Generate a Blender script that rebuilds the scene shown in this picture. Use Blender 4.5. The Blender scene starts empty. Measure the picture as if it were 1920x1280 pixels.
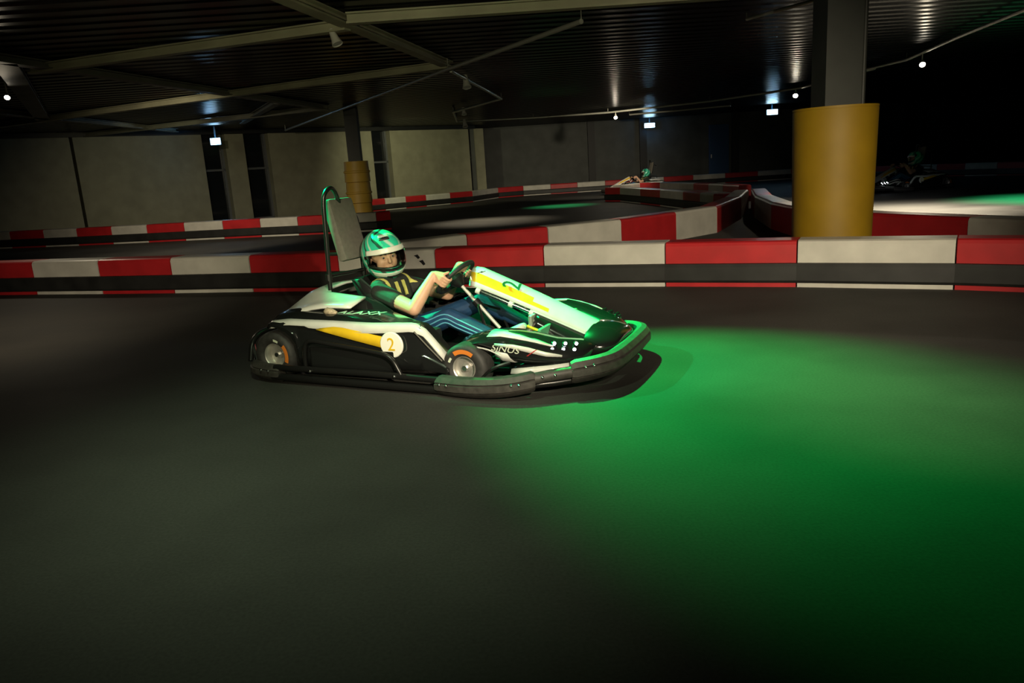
import bpy, bmesh, math, random
from mathutils import Vector, Matrix
from mathutils.noise import noise as mnoise
random.seed(7)
R = math.radians
scene = bpy.context.scene
C = bpy.data.collections.new('place'); scene.collection.children.link(C)

# ------------------------------------------------------------------ camera
F, CAMH, PITCH, ROLL = 1420.0, 1.12, R(12.9), R(3.6)
FW = Vector((0, math.cos(PITCH), -math.sin(PITCH)))
_u0 = Vector((1, 0, 0)).cross(FW)
RT = Vector((1, 0, 0)) * math.cos(ROLL) - _u0 * math.sin(ROLL)
UP = Vector((1, 0, 0)) * math.sin(ROLL) + _u0 * math.cos(ROLL)
CP = Vector((0, 0, CAMH))
cam = bpy.data.cameras.new('camera'); cam.sensor_width = 36; cam.lens = F / 1920 * 36
cam.clip_end = 200; cam.clip_start = .02
co = bpy.data.objects.new('camera', cam); C.objects.link(co)
m = Matrix((RT, UP, -FW)).transposed().to_4x4(); m.translation = CP
co.matrix_world = m
scene.camera = co

def ray(u, v): return FW + RT * ((u - 960) / F) - UP * ((v - 640) / F)
def onz(u, v, z=0.):
    d = ray(u, v); return CP + d * ((z - CAMH) / d.z)
def ony(u, v, y):
    d = ray(u, v); return CP + d * (y / d.y)

# ------------------------------------------------------------------ world + exposure
w = bpy.data.worlds.new('world'); scene.world = w; w.use_nodes = True
w.node_tree.nodes['Background'].inputs[0].default_value = (.01, .012, .009, 1)
w.node_tree.nodes['Background'].inputs[1].default_value = 1
vs = scene.view_settings
vs.view_transform = 'Standard'; vs.look = 'None'; vs.gamma = 1; vs.use_curve_mapping = False
vs.exposure = 0.0

# kart frame
YAW = R(-24.4); KO = Vector((-1.15, 4.83, 0))
KM = Matrix.Translation(KO) @ Matrix.Rotation(YAW, 4, 'Z')

# ------------------------------------------------------------------ large lamps (hall spotlights, plus added fill beams without fixtures)
def spot(name, pos, aim, power, col, angle, blend=1.0, size=.06):
    l = bpy.data.lights.new(name, 'SPOT'); l.energy = power; l.color = col
    l.spot_size = R(angle); l.spot_blend = blend; l.shadow_soft_size = size
    o = bpy.data.objects.new(name, l); C.objects.link(o)
    o.location = pos
    o.rotation_euler = (Vector(aim) - Vector(pos)).to_track_quat('-Z', 'Y').to_euler()
    return o
WARM = (1, .86, .62)
HALL_AND_FILL_LAMPS = [  # position, aim, power, colour, cone, blend, size
    ('green', KM @ Vector((.75, 1.35, 2.5)), KM @ Vector((2.42, -.12, 0)), 1800, (.0, 1, .14), 48, 1.0, .03),
    ('green_rear', KM @ Vector((-1.4, -.2, 2.55)), KM @ Vector((.72, -.05, .62)), 2200, (.0, 1, .3), 25, 1.0, .03),
    ('kart_warm', (1.0, -.6, 2.1), (-.3, 4.3, .3), 1250, WARM, 23, 1.0, .05),
    ('barrier_warm', (1.6, -1.5, 2.3), (2.0, 7.0, .25), 2300, WARM, 37, 1.0, .05),
    ('left_warm', (-4.9, 5.2, 2.5), (-4.5, 6.0, 0), 70, (1, .78, .5), 70, 1.0, .05),
    ('fore_warm', (-.9, 2.6, 2.5), (-.75, 3.0, 0), 125, (.78, 1, .62), 84, 1.0, .05),
    ('beam_fill', (-1.0, .5, 1.3), (-1.2, 14, 2.6), 420, (1, .93, .58), 60, 1.0, .1),  # added fill aimed up to brighten the roof beams, not a hall lamp
    ('barrier_left_fill', (-2.4, -1.0, 2.3), (-4.4, 8.6, .2), 1100, WARM, 25, 1.0, .05),  # extra fill added to lift the dark left end of the front barrier
    ('wall_fill_left', (-8.0, 17.6, 2.5), (-8.6, 22.6, 1.0), 30, (1, .95, .55), 110, 1.0, .1),  # added to brighten the left wall panels, has no fixture
    ('wall_fill', (-2.6, 22.6, 2.5), (-3.0, 27.2, 1.0), 260, (1, .97, .6), 100, 1.0, .1),  # added fill for the middle wall panels, has no fixture
    ('far_barrier_fill', (-5.0, 11.0, 2.45), (-6.3, 16.3, .2), 560, WARM, 72, 1.0, .05),  # added so the far left barrier shows brighter, no fixture
    ('track_right', (6.4, 12.4, 2.5), (6.6, 12.8, 0), 4200, (1, .87, .66), 95, 1.0, .05),
    ('track_right_green', (9.6, 13.0, 2.5), (9.7, 13.4, 0), 1800, (.05, 1, .35), 75, 1.0, .05),
    ('kart_right_fill', (4.6, 10.5, 2.5), (7.4, 14.6, .5), 260, (.9, .95, 1), 22, 1.0, .05),  # added for small highlights on the dark right-hand kart
    ('track_middle', (-.6, 17.5, 2.5), (-.4, 17.0, 0), 420, WARM, 70, 1.0, .05),
    ('track_middle_green', (1.6, 22.0, 2.5), (1.6, 21.4, 0), 500, (.05, 1, .3), 50, 1.0, .05),
    ('track_far_fill', (4.0, 22.0, 2.5), (3.0, 29.5, 0.1), 600, WARM, 75, 1.0, .05),  # added light on the far right barrier, no fixture
]
for n, p, a, e, c, an, bl, sz in HALL_AND_FILL_LAMPS:
    spot('light_beam_' + n, p, a, e, c, an, bl, sz)

# ------------------------------------------------------------------ materials
MATS = {}
def mat(name, col, rough=.5, metal=0., var=.0, scale=8., emit=None, estr=0., bump=0., coat=0., spec=.5, alpha=1.):
    if name in MATS: return MATS[name]
    mt = bpy.data.materials.new(name); mt.use_nodes = True
    nt = mt.node_tree; b = nt.nodes['Principled BSDF']
    b.inputs['Base Color'].default_value = (*col, 1)
    b.inputs['Roughness'].default_value = rough; b.inputs['Metallic'].default_value = metal
    b.inputs['Specular IOR Level'].default_value = spec
    b.inputs['Coat Weight'].default_value = coat; b.inputs['Coat Roughness'].default_value = .08
    b.inputs['Alpha'].default_value = alpha
    if var or bump:
        tc = nt.nodes.new('ShaderNodeTexCoord'); no = nt.nodes.new('ShaderNodeTexNoise')
        no.inputs['Scale'].default_value = scale; no.inputs['Detail'].default_value = 6
        nt.links.new(tc.outputs['Object'], no.inputs['Vector'])
        if var:
            mp = nt.nodes.new('ShaderNodeMapRange')
            mp.inputs['From Min'].default_value = .3; mp.inputs['From Max'].default_value = .7
            mp.inputs['To Min'].default_value = 1 - var; mp.inputs['To Max'].default_value = 1 + var
            mx = nt.nodes.new('ShaderNodeVectorMath'); mx.operation = 'SCALE'
            mx.inputs[0].default_value = col
            nt.links.new(no.outputs['Fac'], mp.inputs['Value']); nt.links.new(mp.outputs['Result'], mx.inputs['Scale'])
            nt.links.new(mx.outputs['Vector'], b.inputs['Base Color'])
        if bump:
            bp = nt.nodes.new('ShaderNodeBump'); bp.inputs['Strength'].default_value = bump; bp.inputs['Distance'].default_value = .01
            nt.links.new(no.outputs['Fac'], bp.inputs['Height']); nt.links.new(bp.outputs['Normal'], b.inputs['Normal'])
    if emit:
        b.inputs['Emission Color'].default_value = (*emit, 1); b.inputs['Emission Strength'].default_value = estr
    MATS[name] = mt
    return mt

def floor_mat():
    mt = bpy.data.materials.new('dark_track_floor'); mt.use_nodes = True; nt = mt.node_tree; b = nt.nodes['Principled BSDF']
    tc = nt.nodes.new('ShaderNodeTexCoord')
    def nz(sc, det):
        n = nt.nodes.new('ShaderNodeTexNoise'); n.inputs['Scale'].default_value = sc; n.inputs['Detail'].default_value = det
        nt.links.new(tc.outputs['Object'], n.inputs['Vector']); return n
    a, f = nz(.9, 5), nz(90, 3)
    r1 = nt.nodes.new('ShaderNodeValToRGB'); r1.color_ramp.elements[0].position = .32; r1.color_ramp.elements[1].position = .62
    r1.color_ramp.elements[0].color = (.062, .06, .056, 1); r1.color_ramp.elements[1].color = (.1, .098, .09, 1)
    nt.links.new(a.outputs['Fac'], r1.inputs['Fac'])
    mx = nt.nodes.new('ShaderNodeMixRGB'); mx.blend_type = 'MULTIPLY'; mx.inputs['Fac'].default_value = .5
    nt.links.new(r1.outputs['Color'], mx.inputs['Color1']); nt.links.new(f.outputs['Fac'], mx.inputs['Color2'])
    nt.links.new(mx.outputs['Color'], b.inputs['Base Color'])
    rr = nt.nodes.new('ShaderNodeMapRange'); rr.inputs['To Min'].default_value = .62; rr.inputs['To Max'].default_value = .78
    nt.links.new(a.outputs['Fac'], rr.inputs['Value']); nt.links.new(rr.outputs['Result'], b.inputs['Roughness'])
    bp = nt.nodes.new('ShaderNodeBump'); bp.inputs['Strength'].default_value = .12; bp.inputs['Distance'].default_value = .004
    nt.links.new(f.outputs['Fac'], bp.inputs['Height']); nt.links.new(bp.outputs['Normal'], b.inputs['Normal'])
    b.inputs['Specular IOR Level'].default_value = .12
    return mt

BLK = mat('gloss_black_plastic', (.012, .013, .013), .16, coat=.6)
SAT = mat('satin_black_metal', (.012, .012, .012), .3, spec=.5)
RUB = mat('bumper_rubber', (.06, .055, .05), .55, var=.3, scale=30, bump=.15)
TYR = mat('tyre_rubber', (.035, .034, .033), .62, var=.25, scale=40)
WHT = mat('white_gelcoat', (.72, .72, .68), .28, var=.06, scale=14, coat=.3)
YEL = mat('yellow_gelcoat', (.78, .5, .02), .3, var=.08, scale=20, coat=.3)
CHR = mat('chrome', (.85, .85, .85), .16, 1.)
ALU = mat('cast_aluminium', (.62, .6, .56), .4, .75, var=.15, scale=25)
ORG = mat('orange_tyre_lettering', (.75, .22, .03), .55)
GRY = mat('grey_foam_pad', (.14, .13, .11), .75, var=.12, scale=40)
SEATM = mat('black_seat_shell', (.015, .016, .016), .35)
LED = mat('led_lens', (1, 1, 1), .3, emit=(.85, .93, 1), estr=14)
DARK = mat('dark_underside', (.01, .01, .01), .7)
INK = mat('black_ink', (.01, .01, .012), .5)
PALE = mat('pale_lettering', (.7, .75, .6), .4)
REDM = mat('red_lettering', (.5, .03, .03), .4)

# ------------------------------------------------------------------ mesh helpers
def mobj(name, verts, faces, mt=None, parent=None, smooth=False, mats=None, fm=None, edge=None):
    me = bpy.data.meshes.new(name); me.from_pydata([tuple(v) for v in verts], [], faces); me.update()
    bm = bmesh.new(); bm.from_mesh(me); bmesh.ops.recalc_face_normals(bm, faces=bm.faces); bm.to_mesh(me); bm.free()
    for x in (mats or [mt]): me.materials.append(x)
    if fm:
        for p, k in zip(me.polygons, fm): p.material_index = k
    if smooth:
        me.polygons.foreach_set('use_smooth', [True] * len(me.polygons))
        if edge: me.set_sharp_from_angle(angle=R(edge))
    o = bpy.data.objects.new(name, me); C.objects.link(o)
    if parent: o.parent = parent
    return o
def join_geo(parts):
    V, Fc = [], []
    for v, f in parts:
        k = len(V); V += list(v); Fc += [tuple(i + k for i in q) for q in f]
    return V, Fc
def box_geo(x0, x1, y0, y1, z0, z1, b=0.):
    if b <= 0:
        V = [(x, y, z) for x in (x0, x1) for y in (y0, y1) for z in (z0, z1)]
        return V, [(0, 1, 3, 2), (4, 6, 7, 5), (0, 4, 5, 1), (2, 3, 7, 6), (0, 2, 6, 4), (1, 5, 7, 3)]
    bm = bmesh.new(); bmesh.ops.create_cube(bm, size=1)
    for v in bm.verts: v.co = Vector(((x0 + x1) / 2 + v.co.x * (x1 - x0), (y0 + y1) / 2 + v.co.y * (y1 - y0), (z0 + z1) / 2 + v.co.z * (z1 - z0)))
    bmesh.ops.bevel(bm, geom=bm.edges[:], offset=b, segments=2, affect='EDGES', profile=.6)
    bm.verts.index_update()
    V = [v.co.copy() for v in bm.verts]; Fc = [tuple(v.index for v in f.verts) for f in bm.faces]; bm.free()
    return V, Fc
def smooth_path(pts, n=6, closed=False):
    P = [Vector(p) for p in pts]; out = []
    N = len(P)
    for i in range(N if closed else N - 1):
        if closed: a, b, c, d = P[i - 1], P[i], P[(i + 1) % N], P[(i + 2) % N]
        else: a, b, c, d = P[max(i - 1, 0)], P[i], P[i + 1], P[min(i + 2, N - 1)]
        for k in range(n):
            t = k / n
            out.append(.5 * ((2 * b) + (c - a) * t + (2 * a - 5 * b + 4 * c - d) * t * t + (3 * b - a - 3 * c + d) * t ** 3))
    if not closed: out.append(P[-1])
    return out
def tube_geo(pts, r, seg=8, closed=False, flat=1.):
    P = [Vector(p) for p in pts]; N = len(P)
    rad = r if isinstance(r, (list, tuple)) else [r] * N
    V, Fc = [], []; prev = None
    for i in range(N):
        t = (P[(i + 1) % N] - P[i - 1]) if closed else (P[min(i + 1, N - 1)] - P[max(i - 1, 0)])
        t.normalize()
        if prev is None:
            prev = t.cross(Vector((0, 0, 1)))
            if prev.length < .1: prev = t.cross(Vector((0, 1, 0)))
        prev = (prev - t * prev.dot(t)).normalized()
        b = t.cross(prev)
        for k in range(seg):
            a = 2 * math.pi * k / seg
            V.append(P[i] + prev * math.cos(a) * rad[i] + b * math.sin(a) * rad[i] * flat)
    for i in range(N if closed else N - 1):
        j = (i + 1) % N
        for k in range(seg):
            Fc.append((i * seg + k, i * seg + (k + 1) % seg, j * seg + (k + 1) % seg, j * seg + k))
    if not closed:
        Fc.append(tuple(range(seg))); Fc.append(tuple((N - 1) * seg + k for k in range(seg)))
    return V, Fc
def tube(name, pts, r, mt, parent=None, seg=8, closed=False, n=0):
    if n: pts = smooth_path(pts, n, closed)
    return mobj(name, *tube_geo(pts, r, seg, closed), mt, parent, True, edge=50)
def loft_geo(secs, closed=False, caps=False):
    n = len(secs[0]); V = [v for s in secs for v in s]; Fc = []
    for i in range(len(secs) - 1):
        for k in range(n if closed else n - 1):
            Fc.append((i * n + k, i * n + (k + 1) % n, (i + 1) * n + (k + 1) % n, (i + 1) * n + k))
    if caps:
        Fc.append(tuple(range(n))); Fc.append(tuple((len(secs) - 1) * n + k for k in range(n)))
    return V, Fc
def lathe_geo(prof, seg=24, axis='y', c=(0, 0, 0), a0=0., a1=360.):
    full = abs(a1 - a0) >= 359.9; c = Vector(c); V, Fc = [], []
    ns = seg if full else seg + 1
    for k in range(ns):
        a = R(a0 + (a1 - a0) * k / seg)
        for (r, h) in prof:
            if axis == 'y': V.append(c + Vector((r * math.cos(a), h, r * math.sin(a))))
            elif axis == 'z': V.append(c + Vector((r * math.cos(a), r * math.sin(a), h)))
            else: V.append(c + Vector((h, r * math.cos(a), r * math.sin(a))))
    n = len(prof)
    for k in range(seg):
        j = (k + 1) % ns
        for i in range(n - 1): Fc.append((k * n + i, k * n + i + 1, j * n + i + 1, j * n + i))
    return V, Fc
def orient_geo(geo, pos, d):
    """geometry built along +z moved to pos and pointed along d"""
    q = Vector((0, 0, 1)).rotation_difference(Vector(d).normalized()).to_matrix()
    return [Vector(pos) + q @ Vector(v) for v in geo[0]], geo[1]
def solid(o, t, off=0.):
    md = o.modifiers.new('thickness', 'SOLIDIFY'); md.thickness = t; md.offset = off; return o
def text(name, s, size, mt, parent, org, xd, yd, depth=.001, shear=0., sx=1.):
    cu = bpy.data.curves.new(name, 'FONT'); cu.body = s; cu.size = size; cu.extrude = depth; cu.shear = shear
    cu.align_x = 'CENTER'; cu.align_y = 'CENTER'; cu.resolution_u = 3
    o = bpy.data.objects.new(name, cu); C.objects.link(o)
    me = bpy.data.meshes.new_from_object(o.evaluated_get(bpy.context.evaluated_depsgraph_get()))
    bpy.data.objects.remove(o)
    x = Vector(xd).normalized(); y = Vector(yd); y = (y - x * y.dot(x)).normalized(); z = x.cross(y)
    M = Matrix((x * sx, y, z)).transposed().to_4x4(); M.translation = Vector(org)
    me.transform(M); me.materials.clear(); me.materials.append(mt)
    o = bpy.data.objects.new(name, me); C.objects.link(o); o.parent = parent
    return o
def tag(o, label, cat, group=None, kind=None):
    if kind: o['kind'] = kind
    o['label'] = label; o['category'] = cat
    if group: o['group'] = group
    return o
def empty(name, M=None):
    o = bpy.data.objects.new(name, None); C.objects.link(o); o.empty_display_size = .1
    if M is not None: o.matrix_world = M
    return o
def struct(o, label, cat):
    o['kind'] = 'structure'; o['label'] = label; o['category'] = cat; return o
def ground(u, v, z=0., far=30.6):
    p = onz(u, v, z)
    if p.y > far or p.y < 0: p = ony(u, v, far)
    q = Vector((p.x, p.y)); WA_, WN_ = Vector((-15.9, 16.96)), Vector((.628, -.778))   # stay clear of the panelled wall
    gap = (q - WA_).dot(WN_)
    if gap < .9 and q.x < -.3:
        q = q * ((.9 + WA_.dot(WN_)) / q.dot(WN_))
    return q

# ------------------------------------------------------------------ room shell
HC = 2.72                     # ceiling
X0, X1, Y0, Y1 = -16., 24., -5., 34.
fl = mobj('floor', *box_geo(X0 - .3, X1 + .3, Y0 - .3, Y1 + .3, -.2, 0), floor_mat()); struct(fl, 'dark smooth asphalt floor of the indoor kart track', 'floor')
# corrugated ceiling: ribs run across the hall
V, Fc = [], []
y = Y0 - .3; per = .3; k = 0
prof = []
while y < Y1 + .3:
    prof += [(y, HC), (y + .13, HC), (y + .17, HC + .012), (y + .26, HC + .012)]; y += per
for (yy, zz) in prof: V += [(X0 - .3, yy, zz), (X1 + .3, yy, zz)]
for i in range(len(prof) - 1): Fc.append((2 * i, 2 * i + 1, 2 * i + 3, 2 * i + 2))
k = len(V); V += [(X0 - .3, prof[0][0], HC + .3), (X1 + .3, prof[0][0], HC + .3), (X0 - .3, prof[-1][0], HC + .3), (X1 + .3, prof[-1][0], HC + .3)]
Fc.append((k, k + 1, k + 3, k + 2))
ce = mobj('ceiling', V, Fc, mat('dark_corrugated_ceiling', (.002, .0025, .002), .3, .0, spec=.1))
struct(ce, 'black corrugated metal ceiling sheets', 'ceiling')
WALLM = mat('plaster_panel', (.3, .29, .2), .7, var=.12, scale=3)
WALLD = mat('dark_wall', (.07, .075, .07), .75, var=.2, scale=2)
for nm, a in (('wall_left', (X0 - .3, X0, Y0, Y1, 0, HC + .3)), ('wall_right', (X1, X1 + .3, Y0, Y1, 0, HC + .3)),
              ('wall_front', (X0 - .3, X1 + .3, Y0 - .3, Y0, 0, HC + .3)), ('wall_rear', (X0 - .3, X1 + .3, Y1, Y1 + .3, 0, HC + .3))):
    struct(mobj(nm, *box_geo(*a), WALLD), {'wall_left': 'dark side wall of the hall left of the track', 'wall_right': 'dark side wall of the hall right of the track',
           'wall_front': 'dark end wall of the hall behind the photographer', 'wall_rear': 'unlit far end wall of the hall'}[nm], 'wall')

# panelled wall on the left half, behind the far barrier
WA = Vector((-15.9, 16.96)); WB = Vector((-.9, 29.06))
WD = (WB - WA).normalized(); WN = Vector((WD.y, -WD.x))       # normal towards the camera
def wall_s(u, v=330):
    d = ray(u, v); o2 = Vector((0, 0)); d2 = Vector((d.x, d.y))
    # o2 + t d2 = WA + s WD
    det = d2.x * (-WD.y) + WD.x * d2.y
    return (d2.x * WA.y - d2.y * WA.x) / det * 1.0 if False else ((d2.y * (-WA.x) - d2.x * (-WA.y)) / (d2.y * WD.x - d2.x * WD.y))
def wall_box(s0, s1, n0, n1, z0, z1, b=0.):
    V, Fc = box_geo(s0, s1, n0, n1, z0, z1, b)
    return [Vector((*(WA + WD * v[0] + WN * v[1]), v[2])) for v in V], Fc
LW = (WB - WA).length
WTOP = 2.6
wb = mobj('wall_panelled', *wall_box(-.02, LW, -.6, -.45, 0, HC + .04), mat('wall_backing', (.03, .03, .028), .8)); struct(wb, 'panelled hall wall behind the far barrier', 'wall')
mobj('soffit', *wall_box(-.02, LW, -.45, .05, WTOP, HC + .02), mat('dark_soffit', (.015, .016, .015), .5), wb)
edges = [(-200, 142), (148, 388), (431, 466), (512, 704), (738, 884), (911, 932)]
for a, b in edges:
    sa = max(wall_s(a), 0.); sb = min(wall_s(b), LW)
    mobj('wall_panel', *wall_box(sa, sb, -.45, 0, 0, WTOP, .01), WALLM, wb)
GL = mat('dark_glass', (.012, .014, .016), .06, spec=.7)
FRM = mat('grey_window_frame', (.16, .17, .18), .4, .3)
for i, (a, b) in enumerate([(388, 431), (466, 512), (704, 738), (884, 911)]):
    sa, sb = wall_s(a), wall_s(b)
    wn = mobj(f'window_{i+1}', *wall_box(sa, sb, -.35, -.32, 0, WTOP), GL)
    struct(wn, ['tall dark glazed slot under the lit blue exit sign', 'tall dark glazed slot right beside the exit sign pilaster', 'narrow dark glazed slot beside the far yellow drums', 'narrow dark glazed slot at the end of the panelled wall'][i], 'window')
    for (s0, s1, z0, z1) in ((sa, sa + .07, 0, WTOP), (sb - .07, sb, 0, WTOP), (sa, sb, 1.55, 1.61), (sa, sb, 0, .1)):
        mobj('window_frame', *wall_box(s0, s1, -.33, -.26, z0, z1), FRM, wn)
sm = wall_s(145)
# dark wall on the right half with posts and a panel coloured as if lit blue
WR = 31.5
wr = mobj('wall_back', *box_geo(-1.1, X1, WR, WR + .2, 0, HC + .04), WALLD); struct(wr, 'dark back wall of the hall behind the right half of the track', 'wall')
struct(mobj('wall_return', *box_geo(-1.1, -.9, 29.1, WR, 0, HC + .04), WALLD), 'short dark return wall at the end of the panelled wall', 'wall')
for u in (1108, 1205, 1378, 1700, 1800):
    p = ony(u, 260, WR); mobj('wall_post', *box_geo(p.x - .14, p.x + .14, WR - .14, WR, 0, HC), mat('black_post', (.01, .011, .011), .6), wr)
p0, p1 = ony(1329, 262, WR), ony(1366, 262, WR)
dr = mobj('wall_glow_panel', *box_geo(p0.x, p1.x, WR - .07, WR + .02, 0, 2.3, .01), mat('painted_blue_glow', (.012, .06, .16), .5)); struct(dr, 'wall panel with blue glow put into its colour, in the dark back wall', 'door')  # blue light on this wall panel is put into its colour
mobj('panel_handle', *box_geo(p0.x + .06, p0.x + .1, WR - .12, WR - .06, 1.0, 1.15, .01), ALU, dr)

# ------------------------------------------------------------------ track barriers
BH = .39; BT = .3
REDB = mat('red_barrier_plastic', (.46, .018, .022), .42, var=.12, scale=5)
WHTB = mat('white_barrier_plastic', (.56, .54, .48), .45, var=.1, scale=5)
BELT = mat('black_belt_rubber', (.018, .018, .017), .5, var=.3, scale=6)
def normals(pts):
    out = []
    for i in range(len(pts)):
        t = pts[min(i + 1, len(pts) - 1)] - pts[max(i - 1, 0)]
        t.normalize(); out.append(Vector((t.y, -t.x)))
    return out
def barrier(label, pts, first, side, belt=True, group=None):
    """pts: ground points at block ends along the front face; side +1: the front face looks to the right of the path"""
    N = [n * side for n in normals(pts)]
    c = (pts[0] + pts[-1]) / 2
    root = empty('track_barrier', Matrix.Translation((c.x, c.y, 0)))
    tag(root, label, 'barrier', group)
    sec = [(0, 0), (0, BH - .035), (-.012, BH - .01), (-.035, BH), (-BT + .035, BH), (-BT + .01, BH - .012), (-BT, BH - .035), (-BT, 0)]
    for i in range(len(pts) - 1):
        a, b = pts[i], pts[i + 1]; d = (b - a); L = d.length; g = min(.006, L * .1); d = d / L
        secs = []
        for (q, n) in ((a + d * g, N[i]), (b - d * g, N[i + 1])):
            secs.append([Vector((q.x + n.x * o - c.x, q.y + n.y * o - c.y, z)) for o, z in sec])
        mobj('block', *loft_geo(secs, True, True), WHTB if (i + first) % 2 else REDB, root)
        if belt:
            bs = [(.0, .035), (.018, .04), (.03, .06), (.03, .175), (.018, .2), (.0, .205)]
            secs = []
            for (q, n) in ((a, N[i]), (b, N[i + 1])):
                secs.append([Vector((q.x + n.x * o - c.x, q.y + n.y * o - c.y, z)) for o, z in bs])
            mobj('rubber_belt', *loft_geo(secs, True, True), BELT, root)
    return root
def resample(pts, step):
    out = [pts[0]]; acc = 0
    for a, b in zip(pts, pts[1:]):
        L = (b - a).length; d = (b - a) / L; s = step - acc
        while s <= L:
            out.append(a + d * s); s += step
        acc = (acc + L) % step if L < s else L - (s - step)
    if (out[-1] - pts[-1]).length > .3: out.append(pts[-1])
    return out
nb = [(-170, 555), (-60, 554), (70, 552), (193, 551), (328, 549.5), (475, 547), (640, 545), (820, 541), (1022, 538), (1248, 537), (1493, 538), (1788, 543), (2150, 556)]
nbp = [ground(u, v) for u, v in nb]
near = barrier('long red and white plastic barrier right behind the racing kart', nbp, 1, 1)
# black mark on a white block
a, b = nbp[6], nbp[7]; c = (nbp[0] + nbp[-1]) / 2; d2 = (b - a).normalized(); n2 = Vector((d2.y, -d2.x))
q = a + (b - a) * .84
for k, (ds, z0, z1) in enumerate(((-.02, .3, .345), (.03, .235, .29))):
    Vs = [Vector((q.x + d2.x * (ds + e) + n2.x * .003 - c.x, q.y + d2.y * (ds + e) + n2.y * .003 - c.y, z)) for e, z in ((-.03, z1 - .01), (.01, z1), (.035, z0 + .012), (.012, z0), (-.01, (z0 + z1) / 2))]
    Vb = [v - Vector((n2.x, n2.y, 0)) * .004 for v in Vs]
    mobj('printed_mark', Vs + Vb, [tuple(range(5)), tuple(range(9, 4, -1))] + [(i, (i + 1) % 5, 5 + (i + 1) % 5, 5 + i) for i in range(5)], INK, near)
fb = [(-60, 468), (23, 465.5), (86, 463), (148, 460.5), (213, 457.5), (279, 454.5), (349, 451), (421, 447.5), (491, 444), (561, 441), (633, 437.5), (708, 433), (735, 430)]
barrier('red and white barrier in front of the panelled wall, left of the far yellow drums', [ground(u, v) for u, v in fb], 1, 1)
rb = [(690, 391.5), (723, 388.5), (762, 385), (800, 382), (845, 378.5), (887, 375), (935, 371), (982, 367), (1033, 362.5), (1083, 358), (1135, 353.5), (1190, 349), (1245, 345.5), (1300, 342.5), (1360, 339.5), (1421, 337.5), (1483, 335.5), (1560, 333), (1640, 331)]
barrier('farthest red and white barrier running along the dark back wall', [ground(u, v) for u, v in rb], 0, 1)
rc = [(1640, 333), (1700, 332), (1755, 331), (1808, 330), (1868, 329), (1925, 328.5), (1990, 328)]
barrier('far dim barrier behind the dark kart beyond the large yellow drum', [ground(u, v) for u, v in rc], 0, 1)
isl = [(712, 459), (875, 439.5), (1027, 425), (1165, 411), (1268, 397), (1345, 386), (1390, 368), (1404, 355)]
barrier('red and white barrier closing off the wedge behind the front barrier', [ground(u, v, BH) for u, v in isl], 1, 1, belt=False)
isr = [(1408, 354), (1415, 366), (1446, 379), (1497, 389), (1626, 399), (1815, 407), (1990, 413)]
barrier('dark red and white barrier behind the large yellow drum', [ground(u, v, BH) for u, v in isr], 0, 1, belt=False)
pf = [(1134, 352), (1162, 351.5), (1200, 353.5), (1237, 355.5), (1280, 358.5), (1312, 361), (1337, 363), (1356, 364)]
barrier('short barrier with its pointed end towards the open track', [ground(u, v, BH) for u, v in pf], 0, 1)
pb = [(1165, 347), (1200, 343), (1237, 342), (1300, 343), (1328, 344), (1355, 345), (1385, 347)]
barrier('short barrier just behind the pointed one, below the small kart', [ground(u, v, BH) for u, v in pb], 1, 1)

# ------------------------------------------------------------------ pillars and drums
COLM = mat('grey_column_paint', (.03, .033, .028), .55, var=.15, scale=4)
YDR = mat('yellow_drum_plastic', (.27, .16, .003), .6, var=.12, scale=3)
def hcolumn(x, y, w, label):
    root = empty('support_column', Matrix.Translation((x, y, 0))); tag(root, label, 'column')
    h = w / 2
    mobj('web', *box_geo(-h + .02, h - .02, -.015, .015, 0, HC + .01), COLM, root)
    mobj('flange', *box_geo(-h, -h + .03, -h, h, 0, HC + .01), COLM, root)
    mobj('flange', *box_geo(h - .03, h, -h, h, 0, HC + .01), COLM, root)
    mobj('face_plate', *box_geo(-h + .03, h - .03, -h, -h + .02, 0, HC + .01), COLM, root)
    return root
def drum(x, y, r0, r1, z0, z1, label, group=None, ribs=(), ym=None):
    prof = [(r0 - .05, z0), (r0, z0 + .012)]
    for f in (.02, .25, .5, .75, .98):
        r = r0 + (r1 - r0) * f; z = z0 + (z1 - z0) * f
        if f in ribs: prof += [(r, z - .03), (r + .02, z - .015), (r + .02, z + .015), (r, z + .03)]
        else: prof.append((r, z))
    prof += [(r1 - .012, z1), (r1 - .05, z1), (.16, z1 - .002)]
    root = empty('padding_drum', Matrix.Translation((x, y, 0))); tag(root, label, 'drum', group)
    mobj('shell', *lathe_geo(prof, 40, 'z'), ym or YDR, root, True, edge=40)
    mobj('rim', *lathe_geo([(r1 - .03, z1 - .02), (r1 + .001, z1 - .02), (r1 + .001, z1 - .001), (r1 - .03, z1 - .001)], 40, 'z'), ym or YDR, root, True, edge=40)
    return root
pc = ony(1562, 320, 7.15); PX, PY = pc.x, pc.y
hcolumn(PX, PY, .32, 'grey steel column rising out of the large yellow drum')
drum(PX, PY, .345, .365, 0, ony(1565, 199, 7.15 - .2).z, 'large smooth yellow drum around the column behind the front barrier')
pi = tube('wall_pipe', [(PX + .2, PY - .1, 0.2), (PX + .2, PY - .1, HC)], .022, COLM, None, 10); tag(pi, 'thin grey pipe running up beside the steel column', 'pipe')
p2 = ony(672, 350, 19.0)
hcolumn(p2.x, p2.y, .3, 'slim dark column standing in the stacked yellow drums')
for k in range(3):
    drum(p2.x, p2.y, .31, .29, .5 * k + .001, .5 * k + .5, ['lowest yellow drum of the far stack', 'middle yellow drum of the far stack', 'topmost yellow drum of the far stack'][k], 'stacked yellow drums on the far column', (.5,), mat('lit_drum_yellow', (.6, .38, .06), .5, var=.12, scale=3))  # paler drum yellow stands in for light on the far stack

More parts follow.
